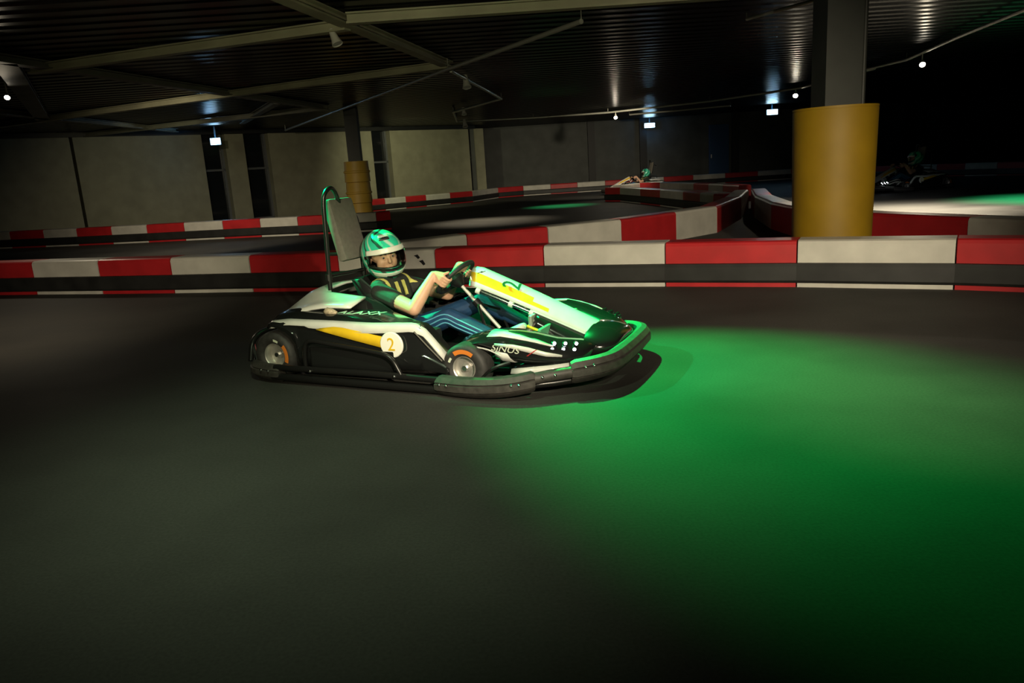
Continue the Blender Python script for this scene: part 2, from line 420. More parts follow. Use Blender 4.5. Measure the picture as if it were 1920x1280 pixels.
# ------------------------------------------------------------------ ceiling beams, rails, lamps
BEAM = mat('cream_beam_paint', (.3, .29, .19), .6, var=.2, scale=2)
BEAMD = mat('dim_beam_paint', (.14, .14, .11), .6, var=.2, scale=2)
def beam(label, a, b, z, w, h, mt, cat='beam', name='roof_beam', group=None):
    p = onz(*a, z); q = onz(*b, z); d = (q - p); L = d.length; d.normalize(); s = Vector((d.y, -d.x, 0))
    def bx(s0, s1, z0, z1): return box_geo(0, L, s0, s1, z0, z1)
    root = empty(name, Matrix((d, -s, Vector((0, 0, 1)))).transposed().to_4x4()); root.location = p
    root.rotation_euler = (0, 0, math.atan2(d.y, d.x))
    tag(root, label, cat, group)
    mobj('bottom_flange', *bx(-w / 2, w / 2, 0, .02), mt, root)
    mobj('web', *bx(-.012, .012, .02, h), mt, root)
    mobj('top_flange', *bx(-w / 2, w / 2, h, h + .015), mt, root)
    return root
BZ = 2.6
beam('cream roof beam ending at the brace junction, third from the panelled wall', (-60, 247), (842, 128), BZ, .13, .09, BEAM)
beam('cream roof beam nearest overhead, right of the brace junction', (652, 46), (1480, -10), BZ, .13, .09, BEAM)
beam('dim cream roof beam nearest overhead, left of the brace junction', (60, 139), (652, 57), BZ, .12, .09, BEAM)
beam('dim roof beam closest to the panelled wall', (150, 258), (615, 206), BZ, .14, .09, BEAMD)
beam('diagonal brace from overhead to the brace junction', (470, -22), (842, 128), BZ + .02, .14, .08, BEAM, 'brace', 'roof_brace')
beam('dim diagonal brace crossing two roof beams above the wall', (-40, 112), (612, 206), BZ + .02, .15, .08, BEAMD, 'brace', 'roof_brace')
beam('dim cross beam at the left end of the roof', (8, 120), (82, 228), BZ + .02, .25, .08, BEAMD, 'brace', 'roof_brace')
beam('faint brace meeting the long roof beam at its left end', (-30, 212), (330, 248), BZ + .02, .15, .08, BEAMD, 'brace', 'roof_brace')
beam('short bluish bracket above the exit sign wall', (455, 232), (520, 195), BZ + .02, .15, .08, BEAMD, 'brace', 'roof_brace')
PIPE = mat('galvanised_conduit', (.42, .42, .36), .4, .5)
def rail(label, px, z=BZ, r=.03):
    pts = [onz(u, v, z) for u, v in px]; c = pts[0].copy(); c.z = 0
    o = tube('lamp_rail', [p - c for p in pts], r, PIPE, None, 8); o.location = c
    for p in pts[1:-1] if len(pts) > 3 else pts:
        mobj('hanger', *tube_geo([p - c, Vector((p.x - c.x, p.y - c.y, HC + .02))], .006, 5), PIPE, o)
    tag(o, label, 'rail'); return o
rail('long straight conduit crossing under the brace junction', [(535, 244), (840, 129.5), (1090, 40)], BZ - .03, .028)
rail('zigzag lamp rail bending below the brace junction and running to the right', [(845, 132), (940, 185), (850, 210), (857, 228), (1000, 221), (1140, 211), (1330, 190), (1500, 165), (1640, 128)], BZ, .03)
rail('lamp rail passing over the right hand spotlights', [(1600, 136), (1700, 112), (1800, 68), (1990, -10)], BZ, .025)
rail('second thin rail below the zigzag rail', [(1180, 215), (1260, 208), (1370, 198)], BZ, .03)
rail('short conduit at the top of the steel column', [(1400, 36), (1545, -4)], BZ + .05, .02)
LAMPW = mat('white_lamp_housing', (.55, .54, .48), .45)
def lamp(px, hang, hz, d, label, lit=True, size=.05, beamcol=WARM, power=60):
    """hang: picture point of the spot on the rail (at height hz) that the lamp hangs from"""
    Q = onz(*hang, hz); p = ony(*px, Q.y); p.x = Q.x
    d = Vector(d).normalized(); L = size * 3
    root = empty('spotlight', Matrix.Translation(p)); tag(root, label, 'spotlight', None)
    off = Vector((d.x, d.y, 0)) * L * .6
    p = p + off; root.location = p
    mobj('stem', *tube_geo([-off + Vector((0, 0, d.z * -L * .6)), -off + Vector((0, 0, hz - p.z + .01))], .012, 6), LAMPW, root, True)
    prof = [(0.001, -L), (size * .55, -L), (size * .62, -L * .75), (size * .75, -L * .4), (size * 1.08, 0), (size * .98, 0), (size * .95, -.01)]
    mobj('head', *orient_geo(lathe_geo(prof, 18, 'z'), (0, 0, 0), d), LAMPW, root, True, edge=40)
    lens = MATS.get('lit_lens') or mat('lit_lens', (1, .95, .85), .3, emit=(1, .9, .72), estr=30)
    offm = mat('unlit_lens', (.4, .4, .36), .2)
    mobj('lens', *orient_geo(lathe_geo([(.0005, -.004), (size * .95, -.008)], 18, 'z'), (0, 0, 0), d), lens if lit else offm, root)
    if lit:
        l = bpy.data.lights.new('spotlight_bulb', 'SPOT'); l.energy = power; l.color = beamcol; l.spot_size = R(90); l.spot_blend = 1; l.shadow_soft_size = size
        o = bpy.data.objects.new('spotlight_bulb', l); C.objects.link(o); o.parent = root; o.location = d * .02
        o.rotation_euler = d.to_track_quat('-Z', 'Y').to_euler()
    return root
lamp((12, 184), (8, 150), HC, (.3, -.7, -.5), 'lit white spotlight near the left end of the roof beams', True, .036)
lamp((1154, 221), (1154, 209.5), BZ, (-.1, -.7, -.5), 'small lit spotlight on the zigzag rail above the open track', True, .055)
lamp((1492, 180), (1492, 166.2), BZ, (-.3, -.7, -.5), 'lit spotlight on the rail left of the steel column', True, .06)
lamp((1730, 122), (1730, 98.8), BZ, (-.3, -.7, -.5), 'lit spotlight on the rail right of the steel column', True, .048)
lamp((628, 84), (625, 60.7), BZ, (.35, -.2, -.9), 'unlit cream spotlight hanging beside the brace junction', False, .055)
lamp((873, 165), (873, 147.6), BZ, (.1, -.3, -.9), 'unlit spotlight hanging on the zigzag rail below the brace junction', False, .07)
lamp((869, 215), (869, 205), BZ, (.1, -.3, -.9), 'tiny unlit spotlight at the second bend of the zigzag rail', False, .06)
lamp((871, 238), (871, 227.3), BZ, (.1, -.3, -.9), 'tiny unlit spotlight hanging below the lowest bend of the zigzag rail', False, .08)
EX = mat('lit_exit_sign', (.9, 1, 1), .3, emit=(.55, .85, 1), estr=30)
EXS = mat('exit_sign_case', (.1, .14, .16), .5)
def exit_sign(px, y, wdt, label, hgt=.16):
    p = ony(*px, y); root = empty('exit_sign', Matrix.Translation(p)); tag(root, label, 'exit sign')
    mobj('case', *box_geo(-wdt / 2 - .02, wdt / 2 + .02, 0, .08, -hgt / 2 - .02, hgt / 2 + .02, .008), EXS, root)
    mobj('light_panel', *box_geo(-wdt / 2, wdt / 2, -.015, .01, -hgt / 2, hgt / 2, .006), EX, root)
    mobj('mount', *box_geo(-.02, .02, .03, .06, hgt / 2, max(HC - p.z, .05)), EXS, root)
    l = bpy.data.lights.new('exit_glow', 'POINT'); l.energy = 6; l.color = (.1, .45, 1); l.shadow_soft_size = .1
    o = bpy.data.objects.new('exit_glow', l); C.objects.link(o); o.parent = root; o.location = (0, -.12, 0)
    return root
exit_sign((404, 265), 21.6, .26, 'glowing bluish exit sign over the dark window slot')
exit_sign((1218, 235), WR - .25, .4, 'glowing bluish exit sign on the dark back wall above the small kart')
exit_sign((1448, 210), 27.5, .36, 'glowing bluish exit sign on the back wall near the yellow drum')

# ------------------------------------------------------------------ the kart
def both(fn):
    for s in (-1, 1): fn(s)
def build_kart():
    K = empty('go_kart', KM)
    tag(K, 'black, white and yellow racing kart with number 2 in the green light', 'kart')
    # floor tray and frame
    pl = [(-.02, .3), (1.3, .3), (1.75, .2), (1.75, -.2), (1.3, -.3), (-.02, -.3)]
    V = [Vector((x, y, .035)) for x, y in pl] + [Vector((x, y, .05)) for x, y in pl]
    mobj('floor_tray', V, [tuple(range(5, -1, -1)), tuple(range(6, 12))] + [(i, (i + 1) % 6, 6 + (i + 1) % 6, 6 + i) for i in range(6)], DARK, K)
    both(lambda s: tube('frame_tube', [(-.1, s * .3, .08), (.5, s * .31, .07), (1.2, s * .3, .07), (1.75, s * .22, .08)], .016, SAT, K, 8, n=4))
    tube('rear_axle', [(0, -.5, .14), (0, .5, .14)], .02, CHR, K, 10)
    both(lambda s: tube('stub_axle', [(1.25, s * .3, .125), (1.25, s * .5, .125)], .016, SAT, K, 8))
    # wheels
    def wheel(x, s, r, w, y):
        c = (x, s * y, r); h = w / 2
        prof = [(r * .5, -h * .8), (r * .62, -h * .98), (r * .82, -h), (r * .95, -h * .86), (r, -h * .6), (r * 1.0, h * .6), (r * .95, h * .86), (r * .82, h), (r * .62, h * .98), (r * .5, h * .8)]
        t = mobj('tyre', *lathe_geo(prof, 40, 'y', c), TYR, K, True, edge=60)
        o = s * 1.0
        rp = [(r * .52, o * h * .7), (r * .5, o * h * .86), (r * .46, o * h * .8), (r * .44, o * h * .4), (r * .2, o * h * .34), (r * .18, o * h * .5), (.001, o * h * .52)]
        mobj('rim', *lathe_geo(rp, 30, 'y', c), ALU, t, True, edge=40)
        mobj('hub_nut', *lathe_geo([(.014, o * h * .5), (.014, o * (h * .5 + .02)), (.001, o * (h * .5 + .02))], 6, 'y', c), CHR, t)
        a0 = (-20, 38) if x < .5 else (52, 122)
        a0 = a0 if s < 0 else (180 - a0[1], 180 - a0[0])
        mobj('stripe', *lathe_geo([(r * .62, o * (h * .985 + .0015)), (r * .72, o * (h * .995 + .002)), (r * .8, o * (h + .0015))], 14, 'y', c, *a0), ORG, t, True)
        b0 = (60, 80) if x < .5 else (140, 158)
        mobj('stripe', *lathe_geo([(r * .62, o * (h * .985 + .0015)), (r * .72, o * (h * .995 + .002))], 6, 'y', c, *b0), PALE, t, True)
    for s in (-1, 1):
        wheel(0.01, s, .142, .2, .5); wheel(1.25, s, .128, .13, .535)
    # bumper blocks: swept profile
    def sweep(name, path, hgt, th, mt, n=5, groove=True):
        P = smooth_path(path, n)
        secs = []
        for i, p in enumerate(P):
            t = P[min(i + 1, len(P) - 1)] - P[max(i - 1, 0)]; t.z = 0; t.normalize()
            nrm = Vector((t.y, -t.x, 0))
            if nrm.dot(Vector((p.x - .9, p.y * 2, 0))) < 0: nrm = -nrm
            e = 1.0
            if i in (0, len(P) - 1): e = .86
            h = hgt / 2 * e; q = th * e
            pr = [(-q, -h * .8), (-q * .3, -h), (q * .25, -h * .85), (q * .75, -h * .42), (q * .62, -h * .36), (q * .98, -h * .28), (q, 0), (q * .98, h * .28), (q * .62, h * .36), (q * .85, h * .46), (q * .4, h * .88), (-q * .3, h), (-q, h * .8)]
            secs.append([p + nrm * a + Vector((0, 0, b)) for a, b in pr])
        return mobj(name, *loft_geo(secs, True, True), mt, K, True, edge=35), P
    def bolt(par, p, d, r=.008):
        mobj('bolt', *orient_geo(lathe_geo([(r, 0), (r, .006), (r * .6, .01), (.0005, .011)], 8, 'z'), p, d), CHR, par, True, edge=40)
    for s in (-1, 1):
        o, P = sweep('rear_bumper_corner', [(-.2, s * .36, .06), (-.19, s * .5, .06), (-.12, s * .6, .06), (0, s * .635, .055), (.1, s * .645, .055)], .105, .035, RUB)
        bolt(o, (.03, s * .674, .075), (0, s, 0)); bolt(o, (-.03, s * .664, .075), (0, s, 0))
        o, P = sweep('front_bumper_corner', [(1.13, s * .66, .052), (1.28, s * .685, .055), (1.42, s * .685, .06), (1.54, s * .66, .07), (1.645, s * .605, .085)], .112, .042, RUB)
        for bx, by in ((1.165, .708), (1.21, .716), (1.56, .697), (1.595, .68)): bolt(o, (bx, s * by, .07 if bx < 1.4 else .085), (.2 if bx > 1.4 else 0, s, 0))
        o = tube('side_rail', [(.06, s * .65, .092), (.7, s * .66, .092), (1.16, s * .665, .082)], .018, SAT, K, 10)
        for bx in (.33, .88): bolt(o, (bx, s * .676, .09), (0, s, 0), .009)
        tube('side_rail', [(.04, s * .655, .04), (.7, s * .67, .036), (1.16, s * .67, .03)], .02, SAT, K, 10)
        o = tube('bumper_link', [(1.62, s * .61, .095), (1.72, s * .56, .11), (1.83, s * .48, .115)], .03, RUB, K, 10)
        bolt(o, (1.69, s * .605, .11), (.4, s, 0)); bolt(o, (1.745, s * .575, .115), (.4, s, 0))
        tube('bumper_link', [(1.6, s * .6, .06), (1.72, s * .54, .065), (1.83, s * .46, .07)], .018, SAT, K, 10)
        # guard tube arching over the pod side
        tube('guard_tube', [(.27, s * .635, .1), (.285, s * .645, .2), (.33, s * .65, .255), (.5, s * .652, .24), (.72, s * .655, .215), (.82, s * .66, .2), (.87, s * .662, .17), (.895, s * .664, .13), (.915, s * .664, .09)], .0125, SAT, K, 8, n=4)
    o, P = sweep('front_bumper', [(1.8, -.5, .11), (1.9, -.43, .12), (1.965, -.32, .125), (1.985, -.15, .13), (1.985, .15, .13), (1.965, .32, .125), (1.9, .43, .12), (1.8, .5, .11)], .125, .04, RUB, 4)
    bolt(o, (1.875, -.49, .14), (.6, -1, 0)); bolt(o, (1.91, -.465, .145), (.6, -1, 0))
    tube('rear_bumper', [(-.2, -.4, .08), (-.2, .4, .08)], .02, SAT, K, 8)
    tube('rear_bumper', [(-.18, -.58, .1), (-.2, -.5, .22), (-.2, -.3, .25), (-.2, .3, .25), (-.2, .5, .22), (-.18, .58, .1)], .016, SAT, K, 8, n=5)
    both(lambda s: tube('rear_stay', [(-.2, s * .52, .2), (-.13, s * .58, .1)], .01, CHR, K, 6))
    # side pods
    def ztop(x):
        pts = [(-.1, .3), (0, .337), (.14, .354), (.45, .353), (.7, .347), (.95, .352), (1.0, .345), (1.04, .312), (1.1, .24), (1.16, .17), (1.2, .13)]
        for (a, b), (c, d) in zip(pts, pts[1:]):
            if a <= x <= c: return b + (d - b) * (x - a) / (c - a)
        return .13
    def zbot(x):
        if x < .215:
            t = (x - 0.01) / .205
            return max(.09, .142 + .175 * math.sqrt(max(0, 1 - min(1, abs(t)) ** 2))) if x > -.0 else .3
        return .088
    def yout(x): return .6 + .022 * math.sin(min(max(x / 1.15, 0), 1) * math.pi)
    for s in (-1, 1):
        xs = [0, .03, .08, .13, .17, .2, .215, .22, .3, .4, .5, .6, .7, .8, .9, .96, 1.0, 1.03, 1.07, 1.11, 1.15, 1.17]
        secs = []
        for x in xs:
            zt, zb, yo = ztop(x), zbot(x), yout(x)
            zm = zb + (zt - zb) * .42
            g = 1 if x < .7 else max(.4, 1 - (x - .7) * 2.2)
            f = 1 if x < .6 else max(-.35, 1 - (x - .6) / .22)
            secs.append([Vector((x, s * a, z)) for a, z in ((yo - .04, zb), (yo, zb + (zt - zb) * .12), (yo + .004, zm), (yo - .012, zm + .015), (yo - .016, zm + (zt - zm) * .55), (yo - .03, zt - .012), (yo - .042, zt), (yo - .1 * g, zt + .026 * f), (yo - .2 * g, zt + .04 * f), (yo - .29 * g, zt + .02 * f), (yo - .3 * g, zt - .06 * abs(f)))])
        pod = solid(mobj('side_pod', *loft_geo(secs), BLK, K, True, edge=50), .006, 0)
        # white trim along the shoulder line
        tr = []
        for x in [0.005 + i * .0295 for i in range(34)] + [1.03, 1.06, 1.1, 1.14]:
            wd = .022 if x < .12 else (.012 if x < .3 else .022 + .012 * math.sin((x - .3) / .7 * math.pi) if x < 1 else .016)
            zt, yo = ztop(x), yout(x)
            tr.append([Vector((x, s * (yo - .04), zt + .0065)), Vector((x, s * (yo - .024), zt - .009)), Vector((x, s * (yo - .0065), zt - .012 - wd))])
        solid(mobj('trim_strip', *loft_geo(tr), WHT, pod, True), .003, 0)
        # yellow band, lower edge of the trim to the roundel
        yb = []
        for i in range(9):
            t = i / 8; x = .36 + t * .46
            up = .318 + (.017 * t / .3 if t < .3 else .017 - .055 * (t - .3) / .7); lo = .314 - .094 * t
            yo = yout(x) - .0085
            yb.append([Vector((x, s * yo, up)), Vector((x, s * (yo + .004), (up + lo) / 2)), Vector((x, s * (yo + .012), lo))])
        solid(mobj('yellow_band', *loft_geo(yb), YEL, pod, True), .003, 0)
        # grey lower crease line at the front
        tube('pod_seam', [(.98, s * (yout(.98) - .004), .318), (1.05, s * (yout(1.05) - .002), .245), (1.13, s * (yout(1.13)), .165)], .004, GRY, pod, 6)
        # roundel
        c = Vector((.845, s * (yout(.845) + .004), .246))
        mobj('number_roundel', *lathe_geo([(.0005, s * .006), (.066, s * .006), (.07, s * .003), (.07, -s * .004)], 32, 'y', c), mat('roundel_white', (.92, .9, .82), .4), pod)
        text('number_two', '2', .1, YEL, pod, c + Vector((0, s * .0075, 0)), (-s, 0, 0), (.12 * -s, 0, 1), .001)
        xm = .565
        text('pod_lettering', 'ALAXX', .062, mat('mint_lettering', (.55, .8, .6), .4), pod, (xm, s * (yout(xm) - .135), ztop(xm) + .036), (-s, 0, 0), (0, -s * .9, .18), .001, .3, 1.5)
        text('pod_small_lettering', 'RIMO', .036, PALE, pod, (.4, s * (yout(.4) + .0055), .192), (-s, 0, -.02), (0, 0, 1), .001, .2, 1.2)
        mobj('pod_panel', *box_geo(.3, .86, min(s * .60, s * .628), max(s * .60, s * .628), .095, .215, .012), BLK, pod)
    # rear cover
    secs = []
    for i in range(13):
        y = -.48 + i * .08; e = abs(y) / .48
        xr = -.15 + .17 * e ** 2.2; xf = .5 if abs(y) > .3 else (.5 - .36 * min(1, (.34 - abs(y)) / .12) if abs(y) < .34 else .5)
        row = []
        for j in range(8):
            t = j / 7; x = xr + (xf - xr) * t
            z = .345 + .115 * math.sin(min(1, t * 1.25 + .05) * math.pi / 2) * (1 - .38 * e ** 2) + .02 * (1 - e)
            row.append(Vector((x, y, z)))
        secs.append(row)
    cv = solid(mobj('rear_cover', *loft_geo(secs), WHT, K, True), .01, -1)
    mobj('rear_box', *box_geo(-.12, .2, -.36, .36, .12, .33, .03), DARK, K)
    both(lambda s: mobj('power_unit', *box_geo(.3, 1.0, min(s * .33, s * .55), max(s * .33, s * .55), .06, .29, .03), DARK, K))
    # lumpy buckle on the cover edge
    mobj('cover_buckle', *tube_geo([(.33, -.49, .385), (.36, -.5, .395), (.39, -.5, .39), (.42, -.5, .385)], [.012, .022, .02, .01], 8), mat('beige_strap', (.5, .4, .28), .6, var=.3, scale=90, bump=.4), K, True)
    # roll bar and head pad
    tube('roll_bar', [(.16, -.2, .34), (.165, -.2, .5), (.178, -.2, .8), (.186, -.2, .98), (.196, -.188, 1.04), (.205, -.15, 1.068), (.2, -.1, 1.045), (.19, -.06, .985), (.16, 0, .93), (.13, .1, .9), (.125, .17, .885), (.128, .2, .84), (.13, .21, .6), (.133, .21, .34)], .0135, SAT, K, 10, n=5)
    mobj('roll_bar_clamp', *tube_geo([(.163, -.2, .52), (.163, -.2, .56)], .021, 10), SAT, K)
    mobj('roll_bar_clamp', *tube_geo([(.13, .21, .5), (.13, .21, .54)], .021, 10), SAT, K)
    tube('cross_bar', [(.165, -.2, .55), (.135, .21, .53)], .012, SAT, K, 8)
    tube('cross_bar', [(.175, -.2, .68), (.2, -.1, .67)], .01, SAT, K, 8)
    V, Fc = box_geo(-.035, .03, -.12, .12, -.19, .19, .022)
    rm = Matrix.Rotation(R(-13), 3, 'Y')
    pad = mobj('head_pad', [rm @ Vector(v) + Vector((.205, -.035, .815)) for v in V], Fc, GRY, K, True, edge=40)
    V, Fc = box_geo(-.02, .015, .117, .128, -.185, .185, .004)
    mobj('pad_edge', [rm @ Vector(v) + Vector((.205, -.035, .815)) for v in V], Fc, INK, pad)
    # seat
    path = [(.9, .1, .06), (.75, .075, .1), (.6, .07, .15), (.47, .09, .21), (.39, .18, .25), (.35, .3, .26), (.31, .42, .22), (.28, .52, .13)]
    secs = []
    for i, (x, z, rise) in enumerate(path):
        hw = .2 if i < 3 else (.215 if i < 6 else .18)
        # sides rise along the local normal (up for the base, forward for the back)
        ang = [90, 90, 85, 60, 25, 12, 8, 5][i]
        nx, nz = math.cos(R(ang)), math.sin(R(ang))
        row = []
        for y, f in ((-1.0, 1), (-.97, .6), (-.86, .2), (-.55, .03), (0, 0), (.55, .03), (.86, .2), (.97, .6), (1.0, 1)):
            row.append(Vector((x + nx * rise * f * .75, y * hw, z + nz * rise * f * .75)))
        secs.append(row)
    st = solid(mobj('seat', *loft_geo(secs), SEATM, K, True), .012, 0)
    both(lambda s: tube('seat_edge', [r[0 if s < 0 else 8] for r in secs], .009, SEATM, st, 6, n=3))
    both(lambda s: mobj('seat_bolt', *orient_geo(lathe_geo([(.014, 0), (.012, .006), (.0005, .008)], 10, 'z'), (.5, s * .218, .2), (0, s, 0)), CHR, st))
    # lap shroud beside the seat (glossy hump by the pod)
    for s in (-1, 1):
        secs = []
        for x, h in ((.28, .34), (.36, .43), (.46, .455), (.56, .42), (.66, .36)):
            secs.append([Vector((x, s * .37, .3)), Vector((x, s * .35, h - .05)), Vector((x, s * .3, h)), Vector((x, s * .25, h - .02)), Vector((x, s * .23, .3))])
        mobj('seat_shroud', *loft_geo(secs, False), BLK, K, True)
    # steering
    cd = Vector((.245, 0, -.265)).normalized(); wc = Vector((.92, 0, .505))
    bd = Vector((-cd.z, 0, cd.x)).normalized(); ad = Vector((0, 1, 0))
    ring = []
    for k in range(36):
        a = 2 * math.pi * k / 36; rr = .135 if math.sin(a) > -.75 else .118
        ring.append(wc + ad * math.cos(a) * rr + bd * math.sin(a) * rr)
    swh = tube('steering_wheel', ring, .0145, mat('wheel_grip', (.015, .015, .015), .6), K, 10, True)
    for a in (0, 180, 270): tube('spoke', [wc + cd * .02, wc + (ad * math.cos(R(a)) + bd * math.sin(R(a))) * .125], .01, SAT, swh, 6)
    mobj('hub', *orient_geo(lathe_geo([(.0005, -.02), (.045, -.02), (.05, 0), (.03, .03), (.015, .05)], 16, 'z'), wc + cd * .015, cd), SAT, swh, True, edge=40)
    tube('steering_column', [wc + cd * .06, wc + cd * .4], .0105, mat('bright_steel_rod', (.8, .78, .72), .3, .3), K, 10)
    mobj('column_joint', *orient_geo(lathe_geo([(.0005, -.02), (.024, -.02), (.024, .02), (.0005, .02)], 12, 'z'), wc + cd * .2, cd), SAT, K, True, edge=40)
    both(lambda s: tube('column_support', [wc + cd * .2, (1.14, s * .12, .3), (1.22, s * .16, .06)], .009, SAT, K, 6))
    # nose fairing: long white and yellow panel
    secs = []; NS = 16
    def nose(t, q):
        x = 1.055 + .775 * t; z = .588 - .345 * t + .006 * math.sin(t * math.pi); hw = .108 + .02 * t
        if t < .06: hw *= .8 + .2 * t / .06
        y = q * hw; z -= (.098 - .055 * t) * abs(q) ** 2 + (.0 if t > .05 else (.05 - t) * .3)
        return Vector((x, y, z))
    qs = [-1, -.86, -.7, -.5, -.25, 0, .25, .5, .7, .86, 1]
    for i in range(NS + 1): secs.append([nose(i / NS, q) for q in qs])
    V, Fc = loft_geo(secs); fm = []
    for i in range(NS):
        for k in range(10):
            t = (i + .5) / NS; qq = (qs[k] + qs[k + 1]) / 2; c = 0
            if .7 < abs(qq) < .8 and t < .62 or .5 < abs(qq) < .7 and t < .5: c = 1
            fm.append(c)
    nf = mobj('nose_fairing', V, Fc, None, K, True, mats=[WHT, YEL], fm=fm); solid(nf, .006, 0)
    p = nose(.33, 0); n = Vector((.3, -.0, 1)).normalized()
    text('number_two', '2', .15, INK, nf, nose(.33, -.42) + Vector((.004, -.007, .009)), (0, .84, .54), nose(.2, 0) - nose(.45, 0), .001, 0, .8)
    for k in (0, 1):
        mobj('nose_mark', *tube_geo([nose(.06 + .02 * k, -.55 + .1 * k) + Vector((0, 0, .002)), nose(.085 + .02 * k, -.35 + .12 * k) + Vector((0, 0, .002))], .003, 5), INK, nf)
    # bright edge moulding below the fairing
    for s in (-1, 1):
        tube('edge_moulding', [nose(t, s * .97) + Vector((-.012, 0, -.02)) for t in (.1, .25, .4, .52)], .012, CHR, nf, 8)
        for t in (.1, .36, .52): mobj('moulding_clip', *orient_geo(lathe_geo([(.0005, -.012), (.018, -.012), (.018, .012), (.0005, .012)], 10, 'z'), nose(t, s * .97) + Vector((-.012, 0, -.02)), (.9, 0, -.35)), WHT, nf, True, edge=40)
    # lower wedge of the nose: black with yellow and white lines
    for s in (-1, 1):
        secs = []
        for i in range(9):
            t = .52 + .48 * i / 8; a = nose(t, s); e = (i / 8)
            secs.append([a + Vector((0, -s * .004, -.004)), a + Vector((.0, s * .035, -.035)), a + Vector((-.01, s * (.07 + .03 * e), -.075 + .01 * e))])
        sk = solid(mobj('nose_skirt', *loft_geo(secs), BLK, K, True), .006, 0)
        tube('white_line', [secs[i][0] + Vector((0, s * .006, -.002)) for i in range(9)], .006, WHT, sk, 6)
        tube('yellow_line', [secs[i][2] + Vector((0, s * .003, .002)) for i in range(7)], .0085, YEL, sk, 6)
    # nose cone
    secs = []
    for i in range(9):
        a = i / 8; x = 1.78 + .17 * math.sin(a * math.pi / 2); f = math.cos(a * math.pi / 2) * .92 + .08
        secs.append([Vector((x, .27 * f ** .4 * math.cos(R(d)), .17 + .095 * f * math.sin(R(d)) + .012 * (1 - f))) for d in range(0, 360, 18)])
    mobj('nose_cone', *loft_geo(secs, True, True), BLK, K, True, edge=60)
    # front side fairings over the front wheels
    for s in (-1, 1):
        secs = []
        data = [(1.19, .235, .225, .53), (1.24, .255, .24, .54), (1.32, .272, .248, .55), (1.4, .282, .23, .555), (1.46, .282, .2, .555), (1.5, .278, .172, .55), (1.58, .262, .16, .54), (1.68, .232, .15, .51), (1.78, .212, .135, .45), (1.86, .178, .13, .38)]
        for x, zt, zb, yo in data:
            inn = .22 if x < 1.5 else .16
            secs.append([Vector((x, s * a, z)) for a, z in ((yo, zb), (yo + .006, zb + (zt - zb) * .35), (yo, zt - .018), (yo - .03, zt), (yo - .1, zt + .018), (yo - .2, zt + .012), (max(yo - .34, inn - .1), zt - .03))])
        ff = solid(mobj('front_fairing', *loft_geo(secs), BLK, K, True, edge=50), .006, 0)
        # pale upper flash, white flash, thin line
        def strip(name, rows, mt): return solid(mobj(name, *loft_geo(rows), mt, ff, True), .003, 0)
        up = [(1.36, .278, .555), (1.44, .283, .556), (1.52, .272, .548), (1.62, .25, .528), (1.7, .225, .5)]
        strip('pale_flash', [[Vector((x, s * (yo - .028), z + .007)), Vector((x, s * (yo - .03 - .06 * (1 - i / 4.4)), z + .007 + .0165 * (1 - i / 4.4))), Vector((x, s * (yo - .03 - .11 * (1 - i / 4.4)), z + .008 + .016 * (1 - i / 4.4)))] for i, (x, z, yo) in enumerate(up)], WHT)
        lo = [(1.42, .262, .557), (1.52, .258, .551), (1.6, .242, .538), (1.68, .216, .514), (1.75, .194, .472)]
        strip('white_flash', [[Vector((x, s * (yo + .007), z)), Vector((x, s * (yo + .01), z - .006 - .02 * math.sin((i + .3) / 4.6 * math.pi)))] for i, (x, z, yo) in enumerate(lo)], WHT)
        tube('white_line', [(1.19, s * .535, .228), (1.28, s * .55, .236), (1.38, s * .56, .226), (1.45, s * .561, .196)], .004, WHT, ff, 6, n=3)
        wg = [(1.42, .224, .194), (1.46, .215, .172), (1.52, .205, .163), (1.6, .186, .178)]
        strip('white_wedge', [[Vector((x, s * ((.563 if x < 1.5 else .554 - (x - 1.5) * .14)), a)), Vector((x, s * (.56 if x < 1.5 else .551 - (x - 1.5) * .12), b))] for x, a, b in wg], WHT)
        text('fairing_lettering', 'SiNUS', .044, PALE, ff, (1.475, s * .564, .232), (-s * 1.0, -.0, .09 * s), (0, 0, 1), .001, .25, 1.35)
        text('fairing_red_mark', '/', .05, REDM, ff, (1.6, s * .548, .214), (-s, 0, 0), (0, 0, 1), .001, .4, 2.2)
        # wheel arch mudguard
        secs = []
        for d in range(20, 166, 12):
            a = R(d); secs.append([Vector((1.25 + .15 * math.cos(a), s * yy, .128 + .15 * math.sin(a) - dz)) for yy, dz in ((.44, .0), (.5, .0), (.6, .004), (.615, .02))])
        # lower blade of the front wing
        bl = [(1.5, .13, .105, .56), (1.58, .14, .108, .56), (1.7, .15, .115, .53), (1.8, .155, .12, .47)]
        lb = solid(mobj('wing_blade', *loft_geo([[Vector((x, s * (yo - .12), zt + .02)), Vector((x, s * (yo - .02), zt)), Vector((x, s * yo, zb))] for x, zt, zb, yo in bl]), BLK, K, True), .006, 0)
        solid(mobj('white_flash', *loft_geo([[Vector((x, s * (yo - .012), zt - .001)), Vector((x, s * (yo + .005), zb + .002))] for x, zt, zb, yo in bl]), WHT, lb, True), .003, 0)
        tube('wing_stay', [(1.36, s * .6, .09), (1.42, s * .6, .14), (1.5, s * .56, .165)], .009, SAT, K, 6, n=3)
